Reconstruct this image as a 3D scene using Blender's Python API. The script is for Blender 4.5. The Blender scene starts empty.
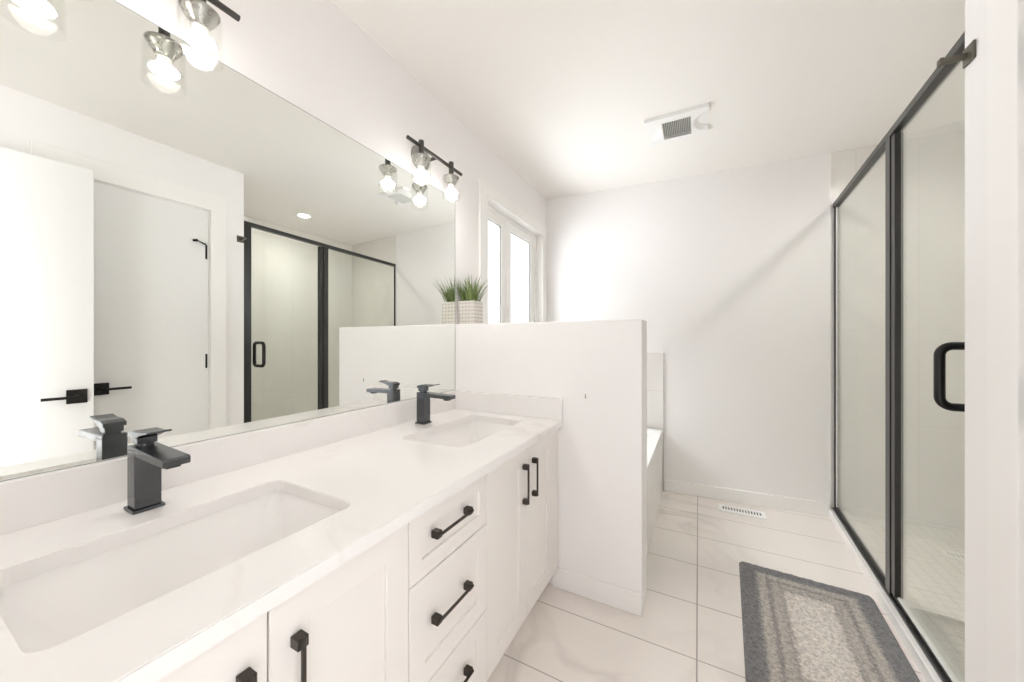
import bpy, bmesh, math, random
from mathutils import Vector, Matrix
random.seed(7)
SC = bpy.context.scene
COL = SC.collection
PI = math.pi

# ------------------------------------------------------------------ camera, world, exposure
YAW = 0.4846
cam_d = bpy.data.cameras.new('camera')
cam_d.sensor_fit = 'HORIZONTAL'; cam_d.sensor_width = 36.0
cam_d.lens = 354.0765 / 1024 * 36.0
cam_d.clip_start = 0.02
cam = bpy.data.objects.new('camera', cam_d); COL.objects.link(cam)
cam.location = (1.2333, 0.0, 1.2)
cam.rotation_euler = (PI / 2, 0, YAW)
SC.camera = cam

W = bpy.data.worlds.new('daylight'); SC.world = W; W.use_nodes = True
wn = W.node_tree; bg = wn.nodes['Background']
bg.inputs['Color'].default_value = (0.97, 0.985, 1.0, 1)
# overcast sky: pale horizon, much brighter higher up and on the bright ground below; the entry side (-y) is a dimmer hall
GROUND, HORIZON, ZENITH, HALL = 11.0, 2.6, 18.0, 1.3
_tc = wn.nodes.new('ShaderNodeTexCoord'); _sx = wn.nodes.new('ShaderNodeSeparateXYZ'); wn.links.new(_tc.outputs['Generated'], _sx.inputs[0])
def _ramp(src, f0, f1, t0, t1):
    r = wn.nodes.new('ShaderNodeMapRange'); r.interpolation_type = 'SMOOTHSTEP'
    for k, v in zip(('From Min', 'From Max', 'To Min', 'To Max'), (f0, f1, t0, t1)):
        if hasattr(v, 'links') or hasattr(v, 'is_linked'): wn.links.new(v, r.inputs[k])
        else: r.inputs[k].default_value = v
    wn.links.new(src, r.inputs['Value']); return r.outputs['Result']
_low = _ramp(_sx.outputs['Z'], -0.06, 0.0, GROUND, HORIZON)
_sky = _ramp(_sx.outputs['Z'], 0.36, 0.55, _low, ZENITH)
_w = _ramp(_sx.outputs['X'], -0.75, -0.25, 0.0, 1.0)
_m = wn.nodes.new('ShaderNodeMix'); wn.links.new(_w, _m.inputs['Factor']); wn.links.new(_sky, _m.inputs['A']); _m.inputs['B'].default_value = HALL
wn.links.new(_m.outputs['Result'], bg.inputs['Strength'])
SC.view_settings.view_transform = 'Standard'
SC.view_settings.look = 'None'
SC.view_settings.exposure = 0.30
SC.view_settings.gamma = 1.0
SC.view_settings.use_curve_mapping = False
SC.cycles.diffuse_bounces = 8
SC.cycles.max_bounces = 16
SC.cycles.transparent_max_bounces = 24
SC.cycles.glossy_bounces = 8
BULB = 102.0     # emission of the vanity bulbs
DOWN = 280.0     # emission of the recessed lamps

# ------------------------------------------------------------------ measured room
H = 2.4907
XW = 1.888                                    # face of the right wall
YN = -0.16                                    # inner face of the wall behind the camera
YP0, YP1, XP, ZP = 1.637, 1.805, 1.0145, 1.2957  # partition (half wall)
XSH = 2.92                                    # far side of the shower
def back(x): return 3.0126 + 0.0732 * x       # back wall
def sh(y): return 2.0068 + 0.0586 * (y - 2.2) # plane of the shower glass
ZC, TC = 0.8177, 0.031                        # counter top height and thickness

# ------------------------------------------------------------------ materials
def mat(name):
    m = bpy.data.materials.new(name); m.use_nodes = True
    nt = m.node_tree; b = nt.nodes['Principled BSDF']
    return m, nt, b
def N(nt, t, **kw):
    n = nt.nodes.new(t)
    for k, v in kw.items(): setattr(n, k, v)
    return n
def simple(name, col, rough=0.5, metal=0.0, spec=0.5, bump=0.0, bscale=200.0, vary=0.0):
    m, nt, b = mat(name)
    b.inputs['Base Color'].default_value = (*col, 1)
    b.inputs['Roughness'].default_value = rough
    b.inputs['Metallic'].default_value = metal
    b.inputs['Specular IOR Level'].default_value = spec
    tc = N(nt, 'ShaderNodeTexCoord')
    no = N(nt, 'ShaderNodeTexNoise'); no.inputs['Scale'].default_value = bscale; no.inputs['Detail'].default_value = 3
    nt.links.new(tc.outputs['Object'], no.inputs['Vector'])
    if bump:
        bp = N(nt, 'ShaderNodeBump'); bp.inputs['Strength'].default_value = bump; bp.inputs['Distance'].default_value = 0.002
        nt.links.new(no.outputs['Fac'], bp.inputs['Height']); nt.links.new(bp.outputs['Normal'], b.inputs['Normal'])
    mr = N(nt, 'ShaderNodeMapRange')
    mr.inputs['To Min'].default_value = max(0, rough - 0.04 - vary); mr.inputs['To Max'].default_value = min(1, rough + 0.04 + vary)
    nt.links.new(no.outputs['Fac'], mr.inputs['Value']); nt.links.new(mr.outputs['Result'], b.inputs['Roughness'])
    return m

def veins(nt, vec, scale, width, seed):
    """thin wandering lines, 0..1"""
    mp = N(nt, 'ShaderNodeMapping'); mp.inputs['Location'].default_value = (seed, seed * 2.3, seed * 0.7)
    nt.links.new(vec, mp.inputs['Vector'])
    n1 = N(nt, 'ShaderNodeTexNoise'); n1.inputs['Scale'].default_value = scale; n1.inputs['Detail'].default_value = 5; n1.inputs['Distortion'].default_value = 0.8
    nt.links.new(mp.outputs['Vector'], n1.inputs['Vector'])
    s = N(nt, 'ShaderNodeMath', operation='SUBTRACT'); s.inputs[1].default_value = 0.5
    nt.links.new(n1.outputs['Fac'], s.inputs[0])
    a = N(nt, 'ShaderNodeMath', operation='ABSOLUTE'); nt.links.new(s.outputs[0], a.inputs[0])
    r = N(nt, 'ShaderNodeMapRange'); r.inputs['From Min'].default_value = 0; r.inputs['From Max'].default_value = width
    r.inputs['To Min'].default_value = 1; r.inputs['To Max'].default_value = 0
    nt.links.new(a.outputs[0], r.inputs['Value'])
    n2 = N(nt, 'ShaderNodeTexNoise'); n2.inputs['Scale'].default_value = scale * 0.8
    nt.links.new(mp.outputs['Vector'], n2.inputs['Vector'])
    r2 = N(nt, 'ShaderNodeMapRange'); r2.inputs['From Min'].default_value = 0.45; r2.inputs['From Max'].default_value = 0.7
    nt.links.new(n2.outputs['Fac'], r2.inputs['Value'])
    m = N(nt, 'ShaderNodeMath', operation='MULTIPLY')
    nt.links.new(r.outputs['Result'], m.inputs[0]); nt.links.new(r2.outputs['Result'], m.inputs[1])
    return m.outputs[0]

def grid_line(nt, sock, start, pitch, half):
    """1 on a grout joint of half width `half` every `pitch` from `start`"""
    s = N(nt, 'ShaderNodeMath', operation='SUBTRACT'); s.inputs[1].default_value = start - pitch * 100 - pitch / 2
    nt.links.new(sock, s.inputs[0])
    d = N(nt, 'ShaderNodeMath', operation='MODULO'); d.inputs[1].default_value = pitch; nt.links.new(s.outputs[0], d.inputs[0])
    e = N(nt, 'ShaderNodeMath', operation='SUBTRACT'); e.inputs[1].default_value = pitch / 2; nt.links.new(d.outputs[0], e.inputs[0])
    a = N(nt, 'ShaderNodeMath', operation='ABSOLUTE'); nt.links.new(e.outputs[0], a.inputs[0])
    l = N(nt, 'ShaderNodeMath', operation='LESS_THAN'); l.inputs[1].default_value = half; nt.links.new(a.outputs[0], l.inputs[0])
    return l.outputs[0]

def tile(name, base, vein, grout, rough, lines, vscale=1.6, vamount=0.6, vwidth=0.03):
    """lines: (axis, start, pitch, half width)"""
    m, nt, b = mat(name)
    tc = N(nt, 'ShaderNodeTexCoord'); sp = N(nt, 'ShaderNodeSeparateXYZ')
    nt.links.new(tc.outputs['Object'], sp.inputs[0])
    v = veins(nt, tc.outputs['Object'], vscale, vwidth, 3.1)
    sc = N(nt, 'ShaderNodeMath', operation='MULTIPLY'); sc.inputs[1].default_value = vamount; nt.links.new(v, sc.inputs[0])
    mx = N(nt, 'ShaderNodeMix', data_type='RGBA'); mx.inputs['A'].default_value = (*base, 1); mx.inputs['B'].default_value = (*vein, 1)
    nt.links.new(sc.outputs[0], mx.inputs['Factor'])
    cl = N(nt, 'ShaderNodeTexNoise'); cl.inputs['Scale'].default_value = 2.3; cl.inputs['Detail'].default_value = 4
    nt.links.new(tc.outputs['Object'], cl.inputs['Vector'])
    cr = N(nt, 'ShaderNodeMapRange'); cr.inputs['To Min'].default_value = 0.94; cr.inputs['To Max'].default_value = 1.03
    nt.links.new(cl.outputs['Fac'], cr.inputs['Value'])
    mul = N(nt, 'ShaderNodeMix', data_type='RGBA', blend_type='MULTIPLY'); mul.inputs['Factor'].default_value = 1
    nt.links.new(mx.outputs['Result'], mul.inputs['A']); nt.links.new(cr.outputs['Result'], mul.inputs['B'])
    tot = None
    for ax, st, pi, hw in lines:
        l = grid_line(nt, sp.outputs[ax], st, pi, hw)
        if tot is None: tot = l
        else:
            k = N(nt, 'ShaderNodeMath', operation='MAXIMUM'); nt.links.new(tot, k.inputs[0]); nt.links.new(l, k.inputs[1]); tot = k.outputs[0]
    g = N(nt, 'ShaderNodeMix', data_type='RGBA'); g.inputs['B'].default_value = (*grout, 1)
    nt.links.new(mul.outputs['Result'], g.inputs['A']); nt.links.new(tot, g.inputs['Factor'])
    nt.links.new(g.outputs['Result'], b.inputs['Base Color'])
    rr = N(nt, 'ShaderNodeMapRange'); rr.inputs['To Min'].default_value = rough; rr.inputs['To Max'].default_value = 0.8
    nt.links.new(tot, rr.inputs['Value']); nt.links.new(rr.outputs['Result'], b.inputs['Roughness'])
    bp = N(nt, 'ShaderNodeBump', invert=True); bp.inputs['Strength'].default_value = 0.4; bp.inputs['Distance'].default_value = 0.002
    nt.links.new(tot, bp.inputs['Height']); nt.links.new(bp.outputs['Normal'], b.inputs['Normal'])
    return m

def stone(name, base, vein, rough):
    m, nt, b = mat(name)
    tc = N(nt, 'ShaderNodeTexCoord')
    v = veins(nt, tc.outputs['Object'], 1.7, 0.022, 5.7)
    sc = N(nt, 'ShaderNodeMath', operation='MULTIPLY'); sc.inputs[1].default_value = 0.5; nt.links.new(v, sc.inputs[0])
    mx = N(nt, 'ShaderNodeMix', data_type='RGBA'); mx.inputs['A'].default_value = (*base, 1); mx.inputs['B'].default_value = (*vein, 1)
    nt.links.new(sc.outputs[0], mx.inputs['Factor']); nt.links.new(mx.outputs['Result'], b.inputs['Base Color'])
    b.inputs['Roughness'].default_value = rough
    return m

def thin_glass(name, tint, refl=1.0, ior=1.45, rough=0.0):
    m = bpy.data.materials.new(name); m.use_nodes = True
    nt = m.node_tree; nt.nodes.clear()
    o = N(nt, 'ShaderNodeOutputMaterial'); mx = N(nt, 'ShaderNodeMixShader')
    t = N(nt, 'ShaderNodeBsdfTransparent'); t.inputs['Color'].default_value = (*tint, 1)
    g = N(nt, 'ShaderNodeBsdfGlossy'); g.inputs['Roughness'].default_value = rough; g.inputs['Color'].default_value = (0.97, 0.98, 0.97, 1)
    # Schlick's curve from the facing angle: the same on the front and the back of a pane
    lw = N(nt, 'ShaderNodeLayerWeight'); lw.inputs['Blend'].default_value = 0.5
    p5 = N(nt, 'ShaderNodeMath', operation='POWER'); p5.inputs[1].default_value = 5.0
    nt.links.new(lw.outputs['Facing'], p5.inputs[0])
    r0 = ((ior - 1) / (ior + 1)) ** 2
    k = N(nt, 'ShaderNodeMath', operation='MULTIPLY_ADD'); k.inputs[1].default_value = (1 - r0) * refl; k.inputs[2].default_value = r0 * refl
    nt.links.new(p5.outputs[0], k.inputs[0]); nt.links.new(k.outputs[0], mx.inputs['Fac'])
    nt.links.new(t.outputs[0], mx.inputs[1]); nt.links.new(g.outputs[0], mx.inputs[2])
    nt.links.new(mx.outputs[0], o.inputs['Surface'])
    return m

def glow(name, col, strength):
    m, nt, b = mat(name)
    b.inputs['Base Color'].default_value = (0.9, 0.9, 0.9, 1)
    b.inputs['Emission Color'].default_value = (*col, 1)
    b.inputs['Emission Strength'].default_value = strength
    return m

M = {}
M['wall'] = simple('wall_paint', (0.875, 0.853, 0.843), 0.6, bump=0.05, bscale=350)
M['ceiling'] = simple('ceiling_paint', (0.89, 0.86, 0.825), 0.75, bump=0.08, bscale=250)
M['trim'] = simple('trim_paint', (0.89, 0.87, 0.85), 0.35, bscale=20)
M['door'] = simple('door_paint', (0.82, 0.81, 0.80), 0.4, bscale=20)
M['cabinet'] = simple('cabinet_paint', (0.805, 0.765, 0.73), 0.38, bscale=15)
M['cabinet_dark'] = simple('cabinet_shadow_gap', (0.45, 0.42, 0.39), 0.6)
M['quartz'] = stone('white_quartz', (0.84, 0.815, 0.795), (0.69, 0.65, 0.61), 0.16)
M['ceramic'] = simple('glazed_ceramic', (0.87, 0.85, 0.83), 0.08, bscale=5)
M['acrylic'] = simple('tub_acrylic', (0.87, 0.865, 0.85), 0.15, bscale=5)
M['floor'] = tile('marble_floor_tile', (0.86, 0.80, 0.755), (0.64, 0.59, 0.55), (0.40, 0.36, 0.33), 0.2,
                  [(1, 1.503, 0.3175, 0.0022), (0, 1.228, 0.92, 0.0028)], 1.5, 0.7, 0.035)
M['shower_tile'] = tile('shower_wall_tile', (0.82, 0.795, 0.76), (0.70, 0.675, 0.64), (0.66, 0.63, 0.585), 0.22,
                        [(0, 2.167, 0.305, 0.0014), (1, 1.52, 0.305, 0.0014), (2, 0.05, 0.61, 0.0014)], 1.3, 0.45, 0.04)
M['shower_floor'] = tile('shower_floor_tile', (0.74, 0.71, 0.66), (0.62, 0.58, 0.53), (0.58, 0.55, 0.50), 0.3,
                         [(0, 2.1, 0.052, 0.0018), (1, 1.5, 0.052, 0.0018)], 2.5, 0.4)
M['tub_tile'] = tile('tub_surround_tile', (0.82, 0.79, 0.76), (0.68, 0.64, 0.60), (0.62, 0.58, 0.54), 0.2,
                     [(0, 0.985, 0.61, 0.0015), (1, 3.08, 0.61, 0.0015), (2, 1.104, 0.305, 0.0015)], 1.6, 0.5)
M['black'] = simple('black_metal', (0.022, 0.021, 0.020), 0.32, 0.6)
M['frame'] = simple('shower_black_metal', (0.022, 0.021, 0.020), 0.30, 0.0, bscale=900)
M['gunmetal'] = simple('brushed_gunmetal', (0.105, 0.110, 0.118), 0.24, 0.92, bscale=600)
M['bronze'] = simple('dark_bronze', (0.042, 0.032, 0.025), 0.40, 0.3, bscale=300)
M['hook'] = simple('brushed_bronze', (0.16, 0.145, 0.12), 0.38, 0.85, bscale=300)
M['nickel'] = simple('brushed_grey_metal', (0.40, 0.39, 0.36), 0.28, 0.9, bscale=90)
M['plate_grey'] = simple('satin_grey_metal', (0.30, 0.29, 0.27), 0.5, 0.3, bscale=300)
M['lamp_metal'] = simple('graphite_metal', (0.10, 0.093, 0.087), 0.35, 0.8, bscale=90)
M['white_plastic'] = simple('white_plastic', (0.87, 0.86, 0.845), 0.4)
M['grille'] = simple('grey_grille', (0.20, 0.195, 0.18), 0.6)
M['dark'] = simple('duct_shade_paint', (0.05, 0.048, 0.045), 0.8)  # shade inside the duct, put into the colour
M['shade_glass'] = thin_glass('clear_shade_glass', (0.985, 0.985, 0.98), 0.55)
M['shower_glass'] = thin_glass('clear_shower_glass', (0.955, 0.965, 0.945), 1.0)
M['window_glass'] = thin_glass('window_glass', (0.96, 0.975, 0.985), 1.0)
M['bulb'] = glow('lit_bulb', (1.0, 0.985, 0.96), BULB)
M['downlight'] = glow('lit_lens', (1.0, 0.98, 0.955), DOWN)
M['bulb_neck'] = glow('lit_bulb_body', (1.0, 0.985, 0.96), 24.0)
M['bulb_stem'] = simple('bulb_white_plastic', (0.80, 0.79, 0.77), 0.4)
M['pot'] = simple('cream_ceramic', (0.70, 0.66, 0.60), 0.5, bump=0.1, bscale=120)
M['soil'] = simple('dark_soil', (0.05, 0.04, 0.03), 0.9, bump=0.6, bscale=150)
m, nt, b = mat('silvered_mirror')
b.inputs['Base Color'].default_value = (0.90, 0.912, 0.882, 1); b.inputs['Metallic'].default_value = 1; b.inputs['Roughness'].default_value = 0.0
M['mirror'] = m
M['mirror_edge'] = simple('mirror_edge', (0.20, 0.22, 0.20), 0.2)
m, nt, b = mat('grass_blade')
gi = N(nt, 'ShaderNodeNewGeometry'); cr = N(nt, 'ShaderNodeValToRGB')
cr.color_ramp.elements[0].color = (0.07, 0.12, 0.025, 1); cr.color_ramp.elements[1].color = (0.26, 0.33, 0.11, 1)
nt.links.new(gi.outputs['Random Per Island'], cr.inputs['Fac']); nt.links.new(cr.outputs['Color'], b.inputs['Base Color'])
b.inputs['Roughness'].default_value = 0.45
M['grass'] = m

RW, RL = 0.262, 0.43      # half width and half length of the rug
def rug_mat():
    m, nt, b = mat('grey_rug_pile')
    tc = N(nt, 'ShaderNodeTexCoord'); sp = N(nt, 'ShaderNodeSeparateXYZ'); nt.links.new(tc.outputs['Object'], sp.inputs[0])
    def edge(ax, half):
        a = N(nt, 'ShaderNodeMath', operation='ABSOLUTE'); nt.links.new(sp.outputs[ax], a.inputs[0])
        s = N(nt, 'ShaderNodeMath', operation='SUBTRACT'); s.inputs[0].default_value = half; nt.links.new(a.outputs[0], s.inputs[1]); return s.outputs[0]
    mn = N(nt, 'ShaderNodeMath', operation='MINIMUM'); nt.links.new(edge(0, RW), mn.inputs[0]); nt.links.new(edge(1, RL), mn.inputs[1])
    nz = N(nt, 'ShaderNodeTexNoise'); nz.inputs['Scale'].default_value = 90; nz.inputs['Detail'].default_value = 6; nt.links.new(tc.outputs['Object'], nz.inputs['Vector'])
    wob = N(nt, 'ShaderNodeMapRange'); wob.inputs['To Min'].default_value = -0.022; wob.inputs['To Max'].default_value = 0.022; nt.links.new(nz.outputs['Fac'], wob.inputs['Value'])
    ad = N(nt, 'ShaderNodeMath', operation='ADD'); nt.links.new(mn.outputs[0], ad.inputs[0]); nt.links.new(wob.outputs['Result'], ad.inputs[1])
    mr = N(nt, 'ShaderNodeMapRange'); mr.inputs['From Max'].default_value = 0.25; nt.links.new(ad.outputs[0], mr.inputs['Value'])
    cr = N(nt, 'ShaderNodeValToRGB'); e = cr.color_ramp.elements
    dk = (0.225, 0.218, 0.222, 1)
    e[0].position = 0.0; e[0].color = dk
    e[1].position = 1.0; e[1].color = (0.72, 0.66, 0.60, 1)
    for p, c in ((0.255, dk), (0.33, (0.52, 0.475, 0.43, 1)), (0.42, (0.50, 0.455, 0.415, 1)), (0.455, (0.30, 0.275, 0.26, 1)), (0.49, (0.33, 0.30, 0.28, 1)),
                 (0.53, (0.50, 0.455, 0.41, 1)), (0.62, (0.46, 0.42, 0.38, 1)), (0.67, (0.38, 0.345, 0.315, 1)), (0.72, (0.68, 0.62, 0.565, 1))):
        k = e.new(p); k.color = c
    nt.links.new(mr.outputs['Result'], cr.inputs['Fac'])
    n2 = N(nt, 'ShaderNodeTexNoise'); n2.inputs['Scale'].default_value = 190; n2.inputs['Detail'].default_value = 3; nt.links.new(tc.outputs['Object'], n2.inputs['Vector'])
    n3 = N(nt, 'ShaderNodeTexNoise'); n3.inputs['Scale'].default_value = 65; n3.inputs['Detail'].default_value = 6; nt.links.new(tc.outputs['Object'], n3.inputs['Vector'])
    av = N(nt, 'ShaderNodeMath', operation='ADD'); nt.links.new(n2.outputs['Fac'], av.inputs[0]); nt.links.new(n3.outputs['Fac'], av.inputs[1])
    r2 = N(nt, 'ShaderNodeMapRange'); r2.inputs['From Min'].default_value = 0.65; r2.inputs['From Max'].default_value = 1.35
    r2.inputs['To Min'].default_value = 0.55; r2.inputs['To Max'].default_value = 1.38; nt.links.new(av.outputs[0], r2.inputs['Value'])
    mu = N(nt, 'ShaderNodeMix', data_type='RGBA', blend_type='MULTIPLY'); mu.inputs['Factor'].default_value = 1
    nt.links.new(cr.outputs['Color'], mu.inputs['A']); nt.links.new(r2.outputs['Result'], mu.inputs['B'])
    nt.links.new(mu.outputs['Result'], b.inputs['Base Color'])
    b.inputs['Roughness'].default_value = 0.95; b.inputs['Specular IOR Level'].default_value = 0.1
    b.inputs['Sheen Weight'].default_value = 0.2
    bp = N(nt, 'ShaderNodeBump'); bp.inputs['Strength'].default_value = 0.9; bp.inputs['Distance'].default_value = 0.006
    nt.links.new(n2.outputs['Fac'], bp.inputs['Height']); nt.links.new(bp.outputs['Normal'], b.inputs['Normal'])
    return m
M['rug'] = rug_mat()

# ------------------------------------------------------------------ object helpers
ORG = {}     # world origin of every object built, by name
def obj(name, bm, m, parent=None, smooth=False, origin=None, bevel=0.0, seg=2):
    """links bm (in world coordinates) as one mesh object"""
    if bevel:
        bmesh.ops.bevel(bm, geom=[e for e in bm.edges if e.is_manifold and e.calc_face_angle(0) > 0.35], offset=bevel, segments=seg, affect='EDGES', profile=0.5, clamp_overlap=True)
    po = ORG[parent.name] if parent else Vector((0, 0, 0))
    o0 = Vector(origin) if origin is not None else po
    bmesh.ops.translate(bm, verts=bm.verts, vec=-o0)
    me = bpy.data.meshes.new(name); bm.to_mesh(me); bm.free()
    for p in me.polygons: p.use_smooth = smooth
    if smooth:
        try: me.set_sharp_from_angle(angle=0.7)
        except Exception: pass
    mats = m if isinstance(m, (list, tuple)) else [m]
    for k in mats: me.materials.append(k)
    o = bpy.data.objects.new(name, me); COL.objects.link(o)
    o.location = o0 - po
    if parent: o.parent = parent
    ORG[o.name] = o0
    return o
def tag(o, label, cat, group=None, kind=None):
    o['label'] = label; o['category'] = cat
    if group: o['group'] = group
    if kind: o['kind'] = kind
    return o
def thing(name, label, cat, loc=(0, 0, 0), group=None, kind=None):
    o = bpy.data.objects.new(name, None); COL.objects.link(o); o.location = loc; o.empty_display_size = 0.05
    ORG[o.name] = Vector(loc)
    return tag(o, label, cat, group, kind)
def struct(name, bm, m, label=None, cat=None, parent=None, **k):
    o = obj(name, bm, m, parent, **k)
    if parent is None:
        o['kind'] = 'structure'
        o['label'] = label; o['category'] = cat
    return o
def copy_tree(o, parent=None):
    c = o.copy(); COL.objects.link(c)
    if parent is not None:
        c.parent = parent; c.matrix_parent_inverse = Matrix.Identity(4)
    for ch in list(o.children): copy_tree(ch, c)
    return c

def box(bm, x0, x1, y0, y1, z0, z1):
    v = [bm.verts.new((x, y, z)) for x in (x0, x1) for y in (y0, y1) for z in (z0, z1)]
    for f in ((0, 1, 3, 2), (4, 6, 7, 5), (0, 4, 5, 1), (2, 3, 7, 6), (0, 2, 6, 4), (1, 5, 7, 3)): bm.faces.new([v[i] for i in f])
    return v
def B(*a):
    bm = bmesh.new(); box(bm, *a); bmesh.ops.recalc_face_normals(bm, faces=bm.faces); return bm
def hexa(bm, bottom, top):
    """prism between two rings of the same length"""
    a = [bm.verts.new(p) for p in bottom]; b = [bm.verts.new(p) for p in top]
    n = len(a)
    bm.faces.new(a[::-1]); bm.faces.new(b)
    for i in range(n): bm.faces.new((a[i], a[(i + 1) % n], b[(i + 1) % n], b[i]))
    return a + b
def prism_z(pts, z0, z1, bm=None):
    bm = bm or bmesh.new()
    hexa(bm, [(x, y, z0) for x, y in pts], [(x, y, z1) for x, y in pts])
    bmesh.ops.recalc_face_normals(bm, faces=bm.faces); return bm
def tube(bm, pts, r, n=12, caps=True):
    pts = [Vector(p) for p in pts]; rings = []
    for i, p in enumerate(pts):
        a = pts[max(i - 1, 0)]; c = pts[min(i + 1, len(pts) - 1)]
        t = (c - a).normalized()
        u = t.orthogonal().normalized() if i == 0 else (u - t * u.dot(t)).normalized()
        w = t.cross(u)
        rr = r[i] if isinstance(r, (list, tuple)) else r
        rings.append([bm.verts.new(p + (u * math.cos(2 * PI * k / n) + w * math.sin(2 * PI * k / n)) * rr) for k in range(n)])
    for q in range(len(rings) - 1):
        for k in range(n): bm.faces.new((rings[q][k], rings[q][(k + 1) % n], rings[q + 1][(k + 1) % n], rings[q + 1][k]))
    if caps: bm.faces.new(rings[0][::-1]); bm.faces.new(rings[-1])
    bmesh.ops.recalc_face_normals(bm, faces=bm.faces)
def T(pts, r, n=12):
    bm = bmesh.new(); tube(bm, pts, r, n); return bm
def lathe(prof, c, n=32, bm=None, axis='z'):
    """prof: (radius, height); closed profiles give a shell of real thickness"""
    bm = bm or bmesh.new(); rings = []
    for r, z in prof:
        if r < 1e-6: rings.append([bm.verts.new((0, 0, z))])
        else: rings.append([bm.verts.new((r * math.cos(2 * PI * k / n), r * math.sin(2 * PI * k / n), z)) for k in range(n)])
    for a, b_ in zip(rings, rings[1:]):
        for k in range(n):
            k2 = (k + 1) % n
            if len(a) == 1 and len(b_) == 1: continue
            if len(a) == 1: bm.faces.new((a[0], b_[k], b_[k2]))
            elif len(b_) == 1: bm.faces.new((a[k], b_[0], a[k2]))
            else: bm.faces.new((a[k], b_[k], b_[k2], a[k2]))
    if axis == 'x': bmesh.ops.rotate(bm, verts=bm.verts, cent=(0, 0, 0), matrix=Matrix.Rotation(PI / 2, 3, 'Y'))
    bmesh.ops.translate(bm, verts=bm.verts, vec=c)
    bmesh.ops.recalc_face_normals(bm, faces=bm.faces)
    return bm
def rrect(x0, x1, y0, y1, r, n=6):
    out = []
    for cx, cy, a in ((x1 - r, y1 - r, 0), (x0 + r, y1 - r, PI / 2), (x0 + r, y0 + r, PI), (x1 - r, y0 + r, 3 * PI / 2)):
        for k in range(n + 1): out.append((cx + r * math.cos(a + PI / 2 * k / n), cy + r * math.sin(a + PI / 2 * k / n)))
    return out
def plate(outer, holes, fn, d0, d1):
    """flat slab with holes; fn(u, v, d) maps it into the room"""
    bm = bmesh.new(); edges = []
    for loop in [outer] + holes:
        vs = [bm.verts.new((u, v, 0)) for u, v in loop]
        edges += [bm.edges.new((vs[i], vs[(i + 1) % len(vs)])) for i in range(len(vs))]
    bmesh.ops.triangle_fill(bm, use_beauty=True, use_dissolve=False, edges=edges)
    g = bmesh.ops.extrude_face_region(bm, geom=list(bm.faces))
    top = [e for e in g['geom'] if isinstance(e, bmesh.types.BMVert)]
    for v in top: v.co.z = 1
    for v in bm.verts:
        v.co = Vector(fn(v.co.x, v.co.y, d1 if v.co.z > 0.5 else d0))
    bmesh.ops.recalc_face_normals(bm, faces=bm.faces)
    return bm
def rect(u0, u1, v0, v1): return [(u0, v0), (u1, v0), (u1, v1), (u0, v1)]

# ================================================================== THE SETTING
TH = 0.10
# floor and ceiling, cut to the slanting back wall
fl = [(-TH, YN - TH), (XSH + TH, YN - TH), (XSH + TH, back(XSH) + TH), (-TH, back(0) + TH)]
struct('floor', prism_z(fl, -0.08, 0.0), M['floor'], 'pale marble tile floor with thin dark grout lines', 'floor')
# recessed lamps sit in round holes of the ceiling
LAMPS = [(2.378, 2.229, 0.060)]
def disc(x, y, r, n=32): return [(x + r * math.cos(2 * PI * k / n), y + r * math.sin(2 * PI * k / n)) for k in range(n)]
struct('ceiling', plate(fl, [disc(x, y, r) for x, y, r in LAMPS], lambda u, v, d: (u, v, d), H, H + 0.08), M['ceiling'], 'flat white painted ceiling', 'ceiling')

WY0, WY1, WZ0, WZ1 = 1.976, 2.905, 1.12, 2.143      # window opening
struct('wall_left', plate(rect(YN - TH, back(0), 0, H), [rect(WY0 - 0.013, WY1 + 0.013, WZ0 - 0.013, WZ1 + 0.013)], lambda u, v, d: (d, u, v), -0.13, 0.0), M['wall'],
       'white painted wall behind the mirror with the window', 'wall')
XB = 2.030                                            # where paint ends and shower tile begins on the back wall
bm = bmesh.new()
hexa(bm, [(-TH, back(-TH), 0), (XB, back(XB), 0), (XB, back(XB) + TH, 0), (-TH, back(-TH) + TH, 0)],
     [(-TH, back(-TH), H), (XB, back(XB), H), (XB, back(XB) + TH, H), (-TH, back(-TH) + TH, H)])
bmesh.ops.recalc_face_normals(bm, faces=bm.faces)
struct('wall_back', bm, M['wall'], 'white painted wall at the far end of the room', 'wall')
DY0, DY1, DZ = 0.590, 1.234, 2.130                    # closed door opening
YE = 1.456                                            # where the right wall ends at the shower
struct('wall_right', plate(rect(YN - TH, YE, 0, H), [[(DY0 - 0.007, 0.0005), (DY1 + 0.007, 0.0005), (DY1 + 0.007, DZ + 0.007), (DY0 - 0.007, DZ + 0.007)]], lambda u, v, d: (d, u, v), XW, XW + 0.12), M['wall'],
       'white painted wall beside the shower, holding the closed door', 'wall')
EX0, EX1 = 0.98, 1.80                                 # entry doorway behind the camera
struct('wall_near', plate(rect(-TH, XSH + TH, 0, H), [[(EX0, 0.0005), (EX1, 0.0005), (EX1, 2.15), (EX0, 2.15)]], lambda u, v, d: (u, d, v), YN - TH, YN), M['wall'],
       'white wall with the entry doorway, behind the camera', 'wall')
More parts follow.
